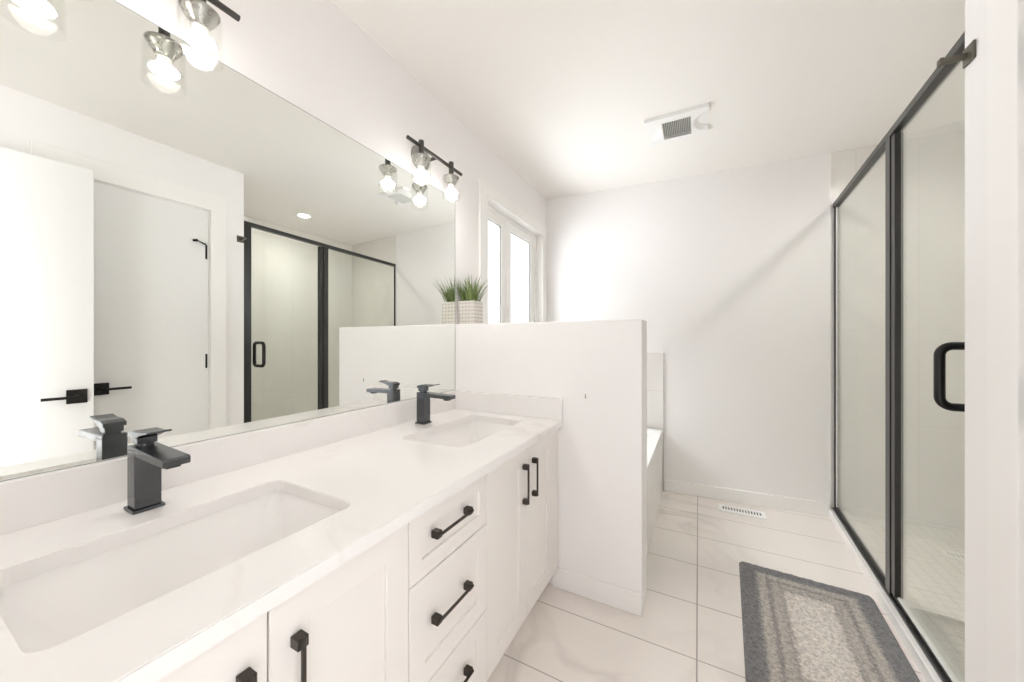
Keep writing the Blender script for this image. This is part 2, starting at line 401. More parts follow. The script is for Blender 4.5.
# shower walls
bm = bmesh.new()
hexa(bm, [(XB, back(XB), 0), (XSH + TH, back(XSH + TH), 0), (XSH + TH, back(XSH + TH) + TH, 0), (XB, back(XB) + TH, 0)],
     [(XB, back(XB), H), (XSH + TH, back(XSH + TH), H), (XSH + TH, back(XSH + TH) + TH, H), (XB, back(XB) + TH, H)])
bmesh.ops.recalc_face_normals(bm, faces=bm.faces)
struct('wall_shower_back', bm, M['shower_tile'], 'beige tiled end wall of the shower, beside the white back wall', 'wall')
struct('wall_shower_side', B(XSH, XSH + TH, YE, back(XSH), 0, H), M['shower_tile'], 'beige tiled long wall of the shower, behind the glass', 'wall')
struct('wall_shower_near', B(XW + 0.12, XSH + TH, YE - TH, YE, 0, H), M['shower_tile'], 'beige tiled wall of the shower behind the door handle side', 'wall')
struct('floor_shower', prism_z([(sh(YE) + 0.05, YE), (XSH, YE), (XSH, back(XSH)), (sh(3.17) + 0.05, back(sh(3.17) + 0.05))], 0.0, 0.025), M['shower_floor'],
       'small beige mosaic tile floor inside the shower', 'floor')
# white metal edge where the tile stops
bm = bmesh.new()
hexa(bm, [(XB - 0.004, back(XB) - 0.004, 0), (XB + 0.006, back(XB) - 0.004, 0), (XB + 0.006, back(XB) + 0.01, 0), (XB - 0.004, back(XB) + 0.01, 0)],
     [(XB - 0.004, back(XB) - 0.004, H), (XB + 0.006, back(XB) - 0.004, H), (XB + 0.006, back(XB) + 0.01, H), (XB - 0.004, back(XB) + 0.01, H)])
bmesh.ops.recalc_face_normals(bm, faces=bm.faces)
struct('trim_1', bm, M['trim'], 'thin white edge strip where the shower tile meets the back wall', 'trim')
# curb under the shower glass
YS1 = 3.160
bm = bmesh.new()
def curb_ring(z, a, c): return [(sh(YE) - a, YE, z), (sh(YE) + c, YE, z), (sh(YS1) + c, back(sh(YS1) + c), z), (sh(YS1) - a, back(sh(YS1) - a), z)]
hexa(bm, curb_ring(0, 0.040, 0.06), curb_ring(0.052, 0.040, 0.06))
bmesh.ops.recalc_face_normals(bm, faces=bm.faces)
struct('trim_2', bm, M['quartz'], 'low white stone curb under the shower glass', 'curb', bevel=0.003)

# partition (half wall) between vanity and tub
struct('wall_partition', B(0.0, XP, YP0, YP1, 0, ZP), M['wall'], 'waist high white half wall between the vanity and the bathtub', 'half wall', bevel=0.004)
# baseboards
BH = 0.092
bm = bmesh.new()
x0, x1 = 0.992, XB - 0.004
hexa(bm, [(x0, back(x0) - 0.014, 0), (x1, back(x1) - 0.014, 0), (x1, back(x1), 0), (x0, back(x0), 0)],
     [(x0, back(x0) - 0.014, BH), (x1, back(x1) - 0.014, BH), (x1, back(x1), BH), (x0, back(x0), BH)])
bmesh.ops.recalc_face_normals(bm, faces=bm.faces)
struct('baseboard_back', bm, M['trim'], 'white baseboard along the back wall under the register', 'baseboard', bevel=0.003)
struct('baseboard_partition', B(0.60, XP, YP0 - 0.013, YP0, 0, BH + 0.004), M['trim'], 'white baseboard along the foot of the half wall', 'baseboard', bevel=0.003)
bm = bmesh.new(); box(bm, XW - 0.013, XW, 1.337, YE - 0.001, 0, BH); box(bm, XW - 0.013, XW, YN, 0.468, 0, BH)
bmesh.ops.recalc_face_normals(bm, faces=bm.faces)
struct('baseboard_right', bm, M['trim'], 'white baseboard on the wall beside the closed door', 'baseboard')

# ---------------------------------------------------------------- window over the tub
w = thing('window_1', 'white framed two pane window over the tub', 'window', (0, 2.44, WZ0), kind='structure')
bm = plate(rect(WY0 - 0.092, WY1 + 0.082, WZ0 - 0.092, WZ1 + 0.088), [rect(WY0 + 0.002, WY1 - 0.002, WZ0 + 0.002, WZ1 - 0.002)], lambda u, v, d: (d, u, v), 0.0006, 0.017)
obj('casing', bm, M['trim'], w, bevel=0.003)
bm = plate(rect(WY0 - 0.012, WY1 + 0.012, WZ0 - 0.012, WZ1 + 0.012), [rect(WY0, WY1, WZ0, WZ1)], lambda u, v, d: (d, u, v), -0.13, 0.0005)
obj('jamb_liner', bm, M['trim'], w)
GX = -0.062
ys = [WY0 + 0.012, 2.335, 2.385, WY1 - 0.012]
bm = plate(rect(WY0 - 0.004, WY1 + 0.004, WZ0 - 0.004, WZ1 + 0.004), [rect(WY0 + 0.03, 2.345, WZ0 + 0.03, WZ1 - 0.03), rect(2.375, WY1 - 0.03, WZ0 + 0.03, WZ1 - 0.03)], lambda u, v, d: (d, u, v), GX - 0.05, GX + 0.012)
obj('window_frame', bm, M['trim'], w, bevel=0.002)
P1 = (WY0 + 0.07, 2.288); P2 = (2.437, 2.805)
for (a, c), (sa, sc) in ((P1, (WY0 + 0.03, 2.345)), (P2, (2.375, WY1 - 0.03))):
    bm = plate(rect(sa - 0.003, sc + 0.003, WZ0 + 0.027, WZ1 - 0.027), [rect(a, c, WZ0 + 0.085, 2.052)], lambda u, v, d: (d, u, v), GX - 0.03, GX + 0.004)
    s = obj('sash', bm, M['trim'], w, bevel=0.002)
    g = obj('glazing_gasket', plate(rect(a - 0.001, c + 0.001, WZ0 + 0.084, 2.053), [rect(a + 0.005, c - 0.005, WZ0 + 0.09, 2.047)], lambda u, v, d: (d, u, v), GX - 0.016, GX - 0.003), M['grille'], s)
    obj('pane', B(GX - 0.012, GX - 0.008, a, c, WZ0 + 0.085, 2.052), M['window_glass'], s)
bm = bmesh.new(); box(bm, GX + 0.004, GX + 0.014, 2.352, 2.372, 1.40, 1.47); tube(bm, [(GX + 0.018, 2.362, 1.44), (GX + 0.022, 2.360, 1.40), (GX + 0.020, 2.358, 1.36)], [0.007, 0.006, 0.004], 8)
obj('latch', bm, M['white_plastic'], w)

# ---------------------------------------------------------------- closed door in the right wall
def lever_set(parent, face, y, z, sgn, slope=0.0):
    """square rose with a thin straight lever pointing along sgn*y on a face looking to -x"""
    h = obj('door_handle', B(face - 0.009, face + 0.0, y - 0.035, y + 0.035, z - 0.035, z + 0.035), M['black'], parent, bevel=0.0015)
    bm = T([(face - 0.008, y, z), (face - 0.052, y, z)], 0.010, 12)
    box(bm, face - 0.060, face - 0.046, min(y - sgn * 0.012, y + sgn * 0.115), max(y - sgn * 0.012, y + sgn * 0.115), z - 0.007, z + 0.007)
    obj('lever', bm, M['black'], h)
d = thing('door_1', 'closed white flat door in the wall beside the shower, seen in the mirror', 'door', (XW, (DY0 + DY1) / 2, 0), kind='structure')
obj('door_slab', B(XW - 0.004, XW + 0.031, DY0 + 0.003, DY1 - 0.003, 0.012, DZ - 0.003), M['door'], d)
bm = plate([(0.468, 0), (DY0 - 0.006, 0), (DY0 - 0.006, DZ + 0.006), (DY1 + 0.006, DZ + 0.006), (DY1 + 0.006, 0), (1.335, 0), (1.335, 2.256), (0.468, 2.256)], [], lambda u, v, e: (e, u, v), XW - 0.017, XW - 0.0005)
obj('casing', bm, M['trim'], d, bevel=0.002)
bm = plate([(DY0 - 0.006, 0), (DY0, 0), (DY0, DZ), (DY1, DZ), (DY1, 0), (DY1 + 0.006, 0), (DY1 + 0.006, DZ + 0.006), (DY0 - 0.006, DZ + 0.006)], [], lambda u, v, e: (e, u, v), XW - 0.002, XW + 0.12)
obj('door_jamb', bm, M['trim'], d)
lever_set(d, XW - 0.004, 0.712, 0.918, 1)
for z0 in (1.783, 1.008, 0.24):
    hg = obj('hinge', T([(XW - 0.007, DY1 - 0.016, z0), (XW - 0.007, DY1 - 0.016, z0 + 0.10)], 0.0055, 10), M['black'], d)
    if z0 > 1.5:
        yq = DY1 - 0.040
        bm = T([(XW - 0.009, yq + 0.022, z0 + 0.103), (XW - 0.009, yq, z0 + 0.111)], 0.0045, 10)
        tube(bm, [(XW - 0.009, yq, z0 + 0.111), (XW - 0.034, yq - 0.042, z0 + 0.116)], 0.004, 8)
        tube(bm, [(XW - 0.037, yq - 0.040, z0 + 0.116), (XW - 0.008, yq - 0.048, z0 + 0.116)], 0.008, 10)
        obj('doorstop', bm, M['black'], hg)

# ---------------------------------------------------------------- open entry door leaf, standing in front of the right wall
d2 = thing('door_2', 'open white door leaf standing in front of the closed door, seen in the mirror', 'door', (1.79, -0.14, 0), kind='structure')
def leaf(u, s, z):   # u along the leaf from its hinge, s out of its visible face
    k = Vector((-0.1045, 0.9945, 0)); n = Vector((-0.9945, -0.1045, 0))
    p = Vector((1.790, -0.140, z)) + k * u + n * s
    return (p.x, p.y, p.z)
def leaf_box(bm, u0, u1, s0, s1, z0, z1):
    hexa(bm, [leaf(u0, s0, z0), leaf(u1, s0, z0), leaf(u1, s1, z0), leaf(u0, s1, z0)], [leaf(u0, s0, z1), leaf(u1, s0, z1), leaf(u1, s1, z1), leaf(u0, s1, z1)])
    bmesh.ops.recalc_face_normals(bm, faces=bm.faces); return bm
UL = 0.793
obj('door_slab', leaf_box(bmesh.new(), 0, UL, -0.036, 0.0, 0.012, 2.133), M['door'], d2, bevel=0.001)
hd = obj('door_handle', leaf_box(bmesh.new(), 0.698, 0.770, 0.0, 0.009, 0.868, 0.942), M['black'], d2, bevel=0.0015)
bm = T([leaf(0.734, 0.008, 0.905), leaf(0.734, 0.05, 0.905)], 0.010, 12); leaf_box(bm, 0.615, 0.746, 0.046, 0.058, 0.898, 0.912)
obj('lever', bm, M['black'], hd)
bm = leaf_box(bmesh.new(), UL, UL + 0.002, -0.03, -0.006, 0.85, 0.96); obj('latch_plate', bm, M['black'], d2)
for z0 in (1.78, 1.0, 0.24):
    obj('hinge', T([leaf(-0.004, 0.004, z0), leaf(-0.004, 0.004, z0 + 0.10)], 0.0075, 10), M['black'], d2)
bm = plate([(EX0 - 0.09, 0), (EX0, 0), (EX0, 2.15), (EX1, 2.15), (EX1, 0), (EX1 + 0.075, 0), (EX1 + 0.075, 2.26), (EX0 - 0.09, 2.26)], [], lambda u, v, e: (u, e, v), YN, YN + 0.017)
obj('casing', bm, M['trim'], d2, bevel=0.002)

# ================================================================== VANITY
XF = 0.630                                    # plane of the door fronts
VY0, VY1 = -0.155, YP0
van = thing('vanity_cabinet', 'long white shaker vanity cabinet with dark bar pulls along the mirror wall', 'cabinet', (0.315, 0.8, 0))
bm = bmesh.new()
for q in ((0.004, 0.016, VY0, VY1 - 0.002, 0.095, ZC - TC - 0.001), (XF - 0.038, XF - 0.0205, VY0, VY1 - 0.002, 0.095, ZC - TC - 0.001), (0.016, XF - 0.038, VY0, VY0 + 0.018, 0.095, ZC - TC - 0.001),
          (0.016, XF - 0.038, VY1 - 0.020, VY1 - 0.002, 0.095, ZC - TC - 0.001), (0.016, XF - 0.038, VY0 + 0.018, VY1 - 0.020, 0.095, 0.113),
          (0.016, XF - 0.038, 0.616, 0.634, 0.113, ZC - TC - 0.001), (0.016, XF - 0.038, 0.964, 0.982, 0.113, ZC - TC - 0.001)): box(bm, *q)
bmesh.ops.recalc_face_normals(bm, faces=bm.faces)
obj('carcass', bm, M['cabinet'], van)
obj('toe_kick', B(0.004, 0.545, VY0, VY1 - 0.002, 0.0, 0.095), M['cabinet'], van)
obj('filler_strip', B(XF - 0.020, XF - 0.002, 1.556, VY1 - 0.002, 0.095, ZC - TC - 0.001), M['cabinet'], van)
def shaker(y0, y1, z0, z1, rail, depth=0.007):
    """front with a recessed flat panel"""
    bm = plate(rect(y0, y1, z0, z1), [rect(y0 + rail, y1 - rail, z0 + rail, z1 - rail)], lambda u, v, d_: (d_, u, v), XF - 0.020, XF)
    bmesh.ops.bevel(bm, geom=[e for e in bm.edges if e.is_manifold and e.calc_face_angle(0) > 0.5], offset=0.0015, segments=1, affect='EDGES')
    box(bm, XF - 0.019, XF - depth, y0 + rail - 0.004, y1 - rail + 0.004, z0 + rail - 0.004, z1 - rail + 0.004)
    bmesh.ops.recalc_face_normals(bm, faces=bm.faces)
    return bm
def pull(parent, a, b_):
    """bar pull: two square feet and a thin flat bar between points a and b_ on the front"""
    bm = bmesh.new(); X0 = XF; a = Vector((0, *a)); b_ = Vector((0, *b_))
    s = 0.0095
    for c in (a, b_):
        hexa(bm, [(X0, c.y - s, c.z - s), (X0, c.y + s, c.z - s), (X0, c.y + s, c.z + s), (X0, c.y - s, c.z + s)],
             [(X0 + 0.022, c.y - s, c.z - s), (X0 + 0.022, c.y + s, c.z - s), (X0 + 0.022, c.y + s, c.z + s), (X0 + 0.022, c.y - s, c.z + s)])
    t = 0.0036
    lo = (min(a.y, b_.y) - (s if a.y != b_.y else t), max(a.y, b_.y) + (s if a.y != b_.y else t))
    zz = (min(a.z, b_.z) - (s if a.z != b_.z else t), max(a.z, b_.z) + (s if a.z != b_.z else t))
    box(bm, X0 + 0.019, X0 + 0.0255, lo[0], lo[1], zz[0], zz[1])
    bmesh.ops.recalc_face_normals(bm, faces=bm.faces)
    return obj('handle', bm, M['bronze'], parent, bevel=0.0012, seg=1)
ZT, ZB = 0.776, 0.102
G = 0.0016
for y0, y1, hy in ((0.010, 0.317, 0.281), (0.317, 0.625, 0.360), (0.973, 1.275, 1.241), (1.275, 1.555, 1.327)):
    dr = obj('door', shaker(y0 + G, y1 - G, ZB, ZT, 0.066), M['cabinet'], van)
    pull(dr, (hy, 0.711 if y0 > 0.9 else 0.697), (hy, 0.577))
obj('door', shaker(-0.150, 0.010 - G, ZB, ZT, 0.05), M['cabinet'], van)
for z0, z1, hz, r in ((0.612, ZT, 0.707, 0.045), (0.337, 0.612, 0.488, 0.056), (ZB, 0.337, 0.240, 0.056)):
    dr = obj('drawer', shaker(0.625 + G, 0.973 - G, z0 + (G if z0 > ZB else 0), z1 - (G if z1 < ZT else 0), r), M['cabinet'], van)
    pull(dr, (0.712, hz), (0.852, hz))

# ---------------------------------------------------------------- worktop with splashes
SINKS = [(0.205, 0.520, 0.105, 0.565), (0.192, 0.490, 1.028, 1.532)]
XC = 0.654
top = plate(rect(0.002, XC, VY0 - 0.003, VY1 - 0.001), [rrect(*s, 0.030) for s in SINKS], lambda u, v, d_: (u, v, d_), ZC - TC, ZC)
bmesh.ops.bevel(top, geom=[e for e in top.edges if e.is_manifold and e.calc_face_angle(0) > 0.9 and max(v.co.z for v in e.verts) == min(v.co.z for v in e.verts)], offset=0.0022, segments=2, affect='EDGES')
ct = obj('countertop', top, M['quartz'], origin=(0.33, 0.75, ZC))
tag(ct, 'long white quartz countertop with two sink cutouts on the vanity', 'countertop')
ZS = 0.9202
obj('backsplash', B(0.002, 0.020, VY0 - 0.003, VY1 - 0.001, ZC, ZS), M['quartz'], ct, bevel=0.0015)
obj('side_splash', B(0.0205, XC - 0.002, VY1 - 0.021, VY1 - 0.001, ZC, ZS), M['quartz'], ct, bevel=0.0015)

# ---------------------------------------------------------------- sinks
def sink(x0, x1, y0, y1, label):
    cx, cy = (x0 + x1) / 2, (y0 + y1) / 2
    zt = ZC - TC
    s = thing('undermount_sink', label, 'sink', (cx, cy, zt - 0.15), 'undermount sinks')
    bm = bmesh.new(); rings = []
    prof = [(0.016, 0.0, 0.032), (0.004, 0.0, 0.031), (0.002, -0.006, 0.031), (-0.010, -0.04, 0.034), (-0.026, -0.09, 0.045), (-0.042, -0.122, 0.055), (-0.065, -0.138, 0.06), (-0.100, -0.146, 0.05), (-0.125, -0.149, 0.02)]
    out = [(-0.125, -0.160, 0.02), (-0.055, -0.155, 0.06), (-0.016, -0.10, 0.045), (0.006, -0.03, 0.03), (0.016, -0.012, 0.03)]
    for o_, z, r in prof + out:
        rings.append([bm.verts.new((x, y, zt + z)) for x, y in rrect(x0 - o_, x1 + o_, y0 - o_, y1 + o_, r)])
    n = len(rings[0])
    for i in range(len(rings)):
        if i == len(prof) - 1: continue
        a, c = rings[i], rings[(i + 1) % len(rings)]
        for k in range(n): bm.faces.new((a[k], a[(k + 1) % n], c[(k + 1) % n], c[k]))
    bm.faces.new(rings[len(prof) - 1]); bm.faces.new(rings[len(prof)])
    bmesh.ops.recalc_face_normals(bm, faces=bm.faces)
    obj('basin', bm, M['ceramic'], s, smooth=True)
    obj('drain', lathe([(0, -0.001), (0.018, -0.001), (0.0215, 0.0), (0.0225, 0.003), (0.019, 0.0045), (0.013, 0.004), (0.012, 0.007), (0, 0.008)], (cx - 0.02, cy, zt - 0.149), 24), M['gunmetal'], s, smooth=True)
sink(*SINKS[0], 'white undermount sink nearest the camera, cut by the left photo edge')
sink(*SINKS[1], 'white undermount sink close to the half wall and side splash')

# ---------------------------------------------------------------- faucets
FX, FY = 0.110, 0.326
fa = thing('faucet', 'square gunmetal faucet at the near sink', 'faucet', (FX, FY, ZC + 0.0006), 'single hole square faucets')
z = ZC + 0.0006
obj('base_plate', B(FX - 0.027, FX + 0.027, FY - 0.027, FY + 0.027, z, z + 0.007), M['gunmetal'], fa, bevel=0.001)
obj('body', B(FX - 0.022, FX + 0.022, FY - 0.0225, FY + 0.0225, z + 0.007, z + 0.136), M['gunmetal'], fa, bevel=0.002)
bm = bmesh.new()
prof = [(FX - 0.022, z + 0.136), (FX - 0.022, z + 0.145), (0.274, z + 0.140), (0.279, z + 0.136), (0.277, z + 0.123), (FX + 0.022, z + 0.126), (FX + 0.022, z + 0.136)]
hexa(bm, [(x, FY - 0.0225, q) for x, q in prof], [(x, FY + 0.0225, q) for x, q in prof])
bmesh.ops.recalc_face_normals(bm, faces=bm.faces)
sp = obj('spout', bm, M['gunmetal'], fa, bevel=0.0015)
obj('aerator', B(0.236, 0.262, FY - 0.012, FY + 0.012, z + 0.116, z + 0.1248), M['black'], sp, bevel=0.001)
bm = bmesh.new(); tube(bm, [(FX, FY, z + 0.143), (FX, FY, z + 0.152)], 0.016, 20); box(bm, FX - 0.017, FX + 0.017, FY - 0.017, FY + 0.017, z + 0.150, z + 0.166)
bmesh.ops.recalc_face_normals(bm, faces=bm.faces)
hb = obj('handle_block', bm, M['gunmetal'], fa, bevel=0.0012)
bm = bmesh.new()
prof = [(FX - 0.021, z + 0.164), (FX - 0.021, z + 0.175), (FX + 0.000, z + 0.180), (FX + 0.045, z + 0.180), (FX + 0.080, z + 0.185), (FX + 0.081, z + 0.181), (FX + 0.045, z + 0.174), (FX + 0.018, z + 0.164)]
hexa(bm, [(x, FY - 0.021, q) for x, q in prof], [(x, FY + 0.021, q) for x, q in prof])
bmesh.ops.recalc_face_normals(bm, faces=bm.faces)
obj('lever', bm, M['gunmetal'], hb, bevel=0.0012)
fb = copy_tree(fa); fb.location = (0.101, 1.266, ZC + 0.0006); fb['label'] = 'square gunmetal faucet at the far sink, near the half wall'

# ---------------------------------------------------------------- wall mirror
mi = obj('wall_mirror', B(0.001, 0.006, -0.14, YP0 - 0.003, ZS + 0.001, 2.0084), M['mirror'], origin=(0.003, 0.75, 1.46))
tag(mi, 'large frameless wall mirror above the vanity', 'mirror')
bm = bmesh.new()
box(bm, 0.001, 0.0066, YP0 - 0.003, YP0 - 0.0008, ZS + 0.001, 2.0094)
box(bm, 0.001, 0.0066, -0.14, YP0 - 0.003, 2.0084, 2.0094); box(bm, 0.001, 0.0068, -0.14, YP0 - 0.003, ZS + 0.0003, ZS + 0.0016)
bmesh.ops.recalc_face_normals(bm, faces=bm.faces)
obj('mirror_edge', bm, M['mirror_edge'], mi)['label'] = 'dark ground edge of the glass'

# ---------------------------------------------------------------- vanity lights
def vanity_light(cy, label):
    zb, zs, zf = 2.089, 2.036, 1.962        # bar, top of the shades, face of the bulbs
    L = thing('vanity_light', label, 'wall light', (0.0, cy, zb), 'two lamp vanity lights')
    bx = 0.112
    obj('wall_plate', lathe([(0, 0.0), (0.060, 0.0), (0.060, 0.014), (0.054, 0.020), (0, 0.022)], (0.0, cy, zb + 0.022), 40, axis='x'), M['plate_grey'], L, smooth=True)
    obj('arm', T([(0.018, cy, zb), (bx, cy, zb)], 0.008, 12), M['lamp_metal'], L, smooth=True)
    obj('bar', T([(bx, cy - 0.197, zb), (bx, cy + 0.197, zb)], 0.0085, 14), M['lamp_metal'], L, smooth=True)
    for s in (-1, 1):
        y = cy + s * 0.111
        obj('lamp_post', T([(bx, y, zs + 0.004), (bx, y, zb + 0.026)], 0.0125, 16), M['lamp_metal'], L, smooth=True)
        obj('shade_holder', lathe([(0, 0.006), (0.030, 0.006), (0.0405, 0.003), (0.041, 0.0), (0.036, -0.010), (0.027, -0.024), (0.0200, -0.034), (0.0190, -0.040), (0, -0.040)], (bx, y, zs), 32), M['nickel'], L, smooth=True)
        obj('glass_shade', lathe([(0.0425, 0.0), (0.0445, -0.004), (0.0465, -0.115), (0.0465, -0.118), (0.0435, -0.118), (0.0425, -0.115), (0.0415, -0.004), (0.0425, 0.0)], (bx, y, zs), 40), M['shade_glass'], L, smooth=True)
        bu = obj('bulb', lathe([(0, 0.040), (0.0140, 0.040), (0.0155, 0.034), (0.0160, 0.0185), (0.0185, 0.0145), (0, 0.0145)], (bx, y, zf), 28), M['bulb_stem'], L, smooth=True)
        obj('bulb_globe', lathe([(0, 0.0144), (0.0185, 0.0144), (0.0290, 0.006), (0.0322, 0.0), (0, 0.0)], (bx, y, zf), 28), M['bulb_neck'], bu, smooth=True)['label'] = 'glowing side of the bulb'
        obj('bulb_face', lathe([(0, -0.0120), (0.012, -0.0110), (0.023, -0.0075), (0.0300, -0.003), (0.0323, -0.0003), (0, -0.0002)], (bx, y, zf), 28), M['bulb'], bu, smooth=True)['label'] = 'glowing face of the bulb'
vanity_light(1.350, 'two lamp wall light with clear glass shades above the far sink')
vanity_light(0.316, 'two lamp wall light with clear glass shades cut by the top photo edge')

# ---------------------------------------------------------------- potted grass on the half wall
px0, px1, py0, py1 = 0.012, 0.120, YP0 + 0.018, YP0 + 0.112
pl = thing('potted_grass', 'small potted green grass plant in dotted cream pot on the half wall', 'plant', ((px0 + px1) / 2, (py0 + py1) / 2, ZP))
ph = 0.132
def pot_ring(e, z_): return [(px0 - e, py0 - e, z_), (px1 + e, py0 - e, z_), (px1 + e, py1 + e, z_), (px0 - e, py1 + e, z_)]
bm = bmesh.new(); rr = [[bm.verts.new(p) for p in ring] for ring in (pot_ring(-0.001, ZP), pot_ring(0, ZP + ph), pot_ring(-0.005, ZP + ph), pot_ring(-0.006, ZP + ph - 0.02))]
for a, c in zip(rr, rr[1:]):
    for k in range(4): bm.faces.new((a[k], a[(k + 1) % 4], c[(k + 1) % 4], c[k]))
bm.faces.new(rr[0][::-1]); bm.faces.new(rr[-1])
bmesh.ops.recalc_face_normals(bm, faces=bm.faces)
pot = obj('pot', bm, M['pot'], pl, bevel=0.002)
# rows of little raised square studs on the four faces
bm = bmesh.new()
for r in range(6):
    zz = ZP + 0.016 + r * 0.0205
    for c in range(5):
        u = (c + 0.5) / 5
        x = px0 + u * (px1 - px0); y = py0 + u * (py1 - py0)
        for f in (0, 1):
            yy = py0 if f == 0 else py1
            box(bm, x - 0.0040, x + 0.0040, yy - 0.0015, yy + 0.0015, zz - 0.0034, zz + 0.0034)
            xx = px1 if f == 0 else px0
            box(bm, xx - 0.0015, xx + 0.0015, y - 0.0036, y + 0.0036, zz - 0.0034, zz + 0.0034)
bmesh.ops.recalc_face_normals(bm, faces=bm.faces)
M['stud'] = simple('grey_pot_dimple', (0.40, 0.37, 0.34), 0.7)
obj('studs', bm, M['stud'], pot)['label'] = 'rows of small darker square dots on the pot'
obj('soil', B(px0 + 0.007, px1 - 0.007, py0 + 0.007, py1 - 0.007, ZP + ph - 0.022, ZP + ph - 0.010), M['soil'], pl)
rng = random.Random(11)
bm = bmesh.new()
for i in range(150):
    bx = rng.uniform(px0 + 0.012, px1 - 0.012); by = rng.uniform(py0 + 0.012, py1 - 0.012)
    cx, cy = (px0 + px1) / 2, (py0 + py1) / 2
    ang = math.atan2(by - cy, bx - cx) + rng.uniform(-0.7, 0.7)
    off = math.hypot(bx - cx, by - cy) / 0.06
    lean = rng.uniform(0.1, 0.5) + off * rng.uniform(0.25, 0.95)
    Ln = rng.uniform(0.10, 0.178)
    curl = rng.uniform(0.2, 0.9)
    p = Vector((bx, by, ZP + ph - 0.012)); dirh = Vector((math.cos(ang), math.sin(ang), 0)); side = Vector((-math.sin(ang), math.cos(ang), 0))
    wd = rng.uniform(0.0022, 0.0036); a = lean * 0.4; prev = None; nseg = 6
    for k in range(nseg + 1):
        t = k / nseg; ww = wd * (1 - t ** 2) + 0.0002
        q = p + Vector((0, 0, 0))
        if q.x < 0.004: q.x = 0.004 + 0.0005 * rng.random()
        c0 = bm.verts.new(q + side * ww); c1 = bm.verts.new(q - side * ww); c2 = bm.verts.new(q + dirh * ww * 0.5)
        for vv in (c0, c1, c2):
            if vv.co.x < 0.003: vv.co.x = 0.003
        if prev:
            bm.faces.new((prev[0], c0, c2, prev[2])); bm.faces.new((prev[2], c2, c1, prev[1])); bm.faces.new((prev[1], c1, c0, prev[0]))
        prev = (c0, c1, c2)
        a += lean * 0.5 / nseg + curl * t / nseg
        p = p + (dirh * math.sin(a) + Vector((0, 0, 1)) * math.cos(a)) * (Ln / nseg)
bmesh.ops.recalc_face_normals(bm, faces=bm.faces)
obj('grass_blades', bm, M['grass'], pl)

# ================================================================== BATHTUB behind the half wall
TX, TZ = 0.985, 0.505
tub = thing('bathtub', 'white bathtub mostly hidden behind the half wall under the window', 'bathtub', (0.5, 2.4, 0))
ty0, ty1 = YP1 + 0.012, 3.0
bm = bmesh.new(); rings = []
for x0_, x1_, a, c, zz, r in ((0.014, TX, ty0, ty1, TZ - 0.035, 0.01), (0.014, TX, ty0, ty1, TZ - 0.004, 0.01), (0.018, TX - 0.004, ty0 + 0.004, ty1 - 0.004, TZ, 0.01), (0.085, TX - 0.085, ty0 + 0.09, ty1 - 0.09, TZ, 0.12),
                              (0.095, TX - 0.095, ty0 + 0.10, ty1 - 0.10, TZ - 0.01, 0.12), (0.13, TX - 0.13, ty0 + 0.16, ty1 - 0.16, 0.16, 0.12), (0.17, TX - 0.17, ty0 + 0.22, ty1 - 0.22, 0.115, 0.10)):
    rings.append([bm.verts.new((x, y, zz)) for x, y in rrect(x0_, x1_, a, c, r, 8)])
n = len(rings[0])
for a, c in zip(rings, rings[1:]):
    for k in range(n): bm.faces.new((a[k], a[(k + 1) % n], c[(k + 1) % n], c[k]))
bm.faces.new(rings[-1])
bmesh.ops.recalc_face_normals(bm, faces=bm.faces)
obj('tub_shell', bm, M['acrylic'], tub, smooth=True)
obj('apron', B(TX - 0.03, TX - 0.004, ty0, ty1 + 0.06, 0.0, TZ - 0.03), M['acrylic'], tub, bevel=0.004)
obj('drain', lathe([(0, 0), (0.03, 0), (0.03, 0.004), (0.012, 0.006), (0, 0.008)], (0.5, ty0 + 0.4, 0.116), 20), M['nickel'], tub, smooth=True)
# tile around the tub
bm = bmesh.new()
hexa(bm, [(0.012, back(0.012) - 0.012, 0), (TX, back(TX) - 0.012, 0), (TX, back(TX), 0), (0.012, back(0.012), 0)],
     [(0.012, back(0.012) - 0.012, 1.104), (TX, back(TX) - 0.012, 1.104), (TX, back(TX), 1.104), (0.012, back(0.012), 1.104)])
bmesh.ops.recalc_face_normals(bm, faces=bm.faces)
struct('wall_surround_end', bm, M['tub_tile'], 'pale tile panel on the back wall above the tub', 'tile surround')
struct('wall_surround_side', B(0.0, 0.012, YP1, 3.0, 0, 1.02), M['tub_tile'], 'pale tile panel under the window beside the tub', 'tile surround')
bm = bmesh.new()
hexa(bm, [(TX, back(TX) - 0.013, 0), (TX + 0.004, back(TX) - 0.013, 0), (TX + 0.004, back(TX), 0), (TX, back(TX), 0)],
     [(TX, back(TX) - 0.013, 1.106), (TX + 0.004, back(TX) - 0.013, 1.106), (TX + 0.004, back(TX), 1.106), (TX, back(TX), 1.106)])
bmesh.ops.recalc_face_normals(bm, faces=bm.faces)
M['edge_strip'] = simple('brushed_edge_strip', (0.50, 0.48, 0.45), 0.35, 0.5)
struct('trim_3', bm, M['edge_strip'], 'thin metal strip at the edge of the tub tile', 'trim')

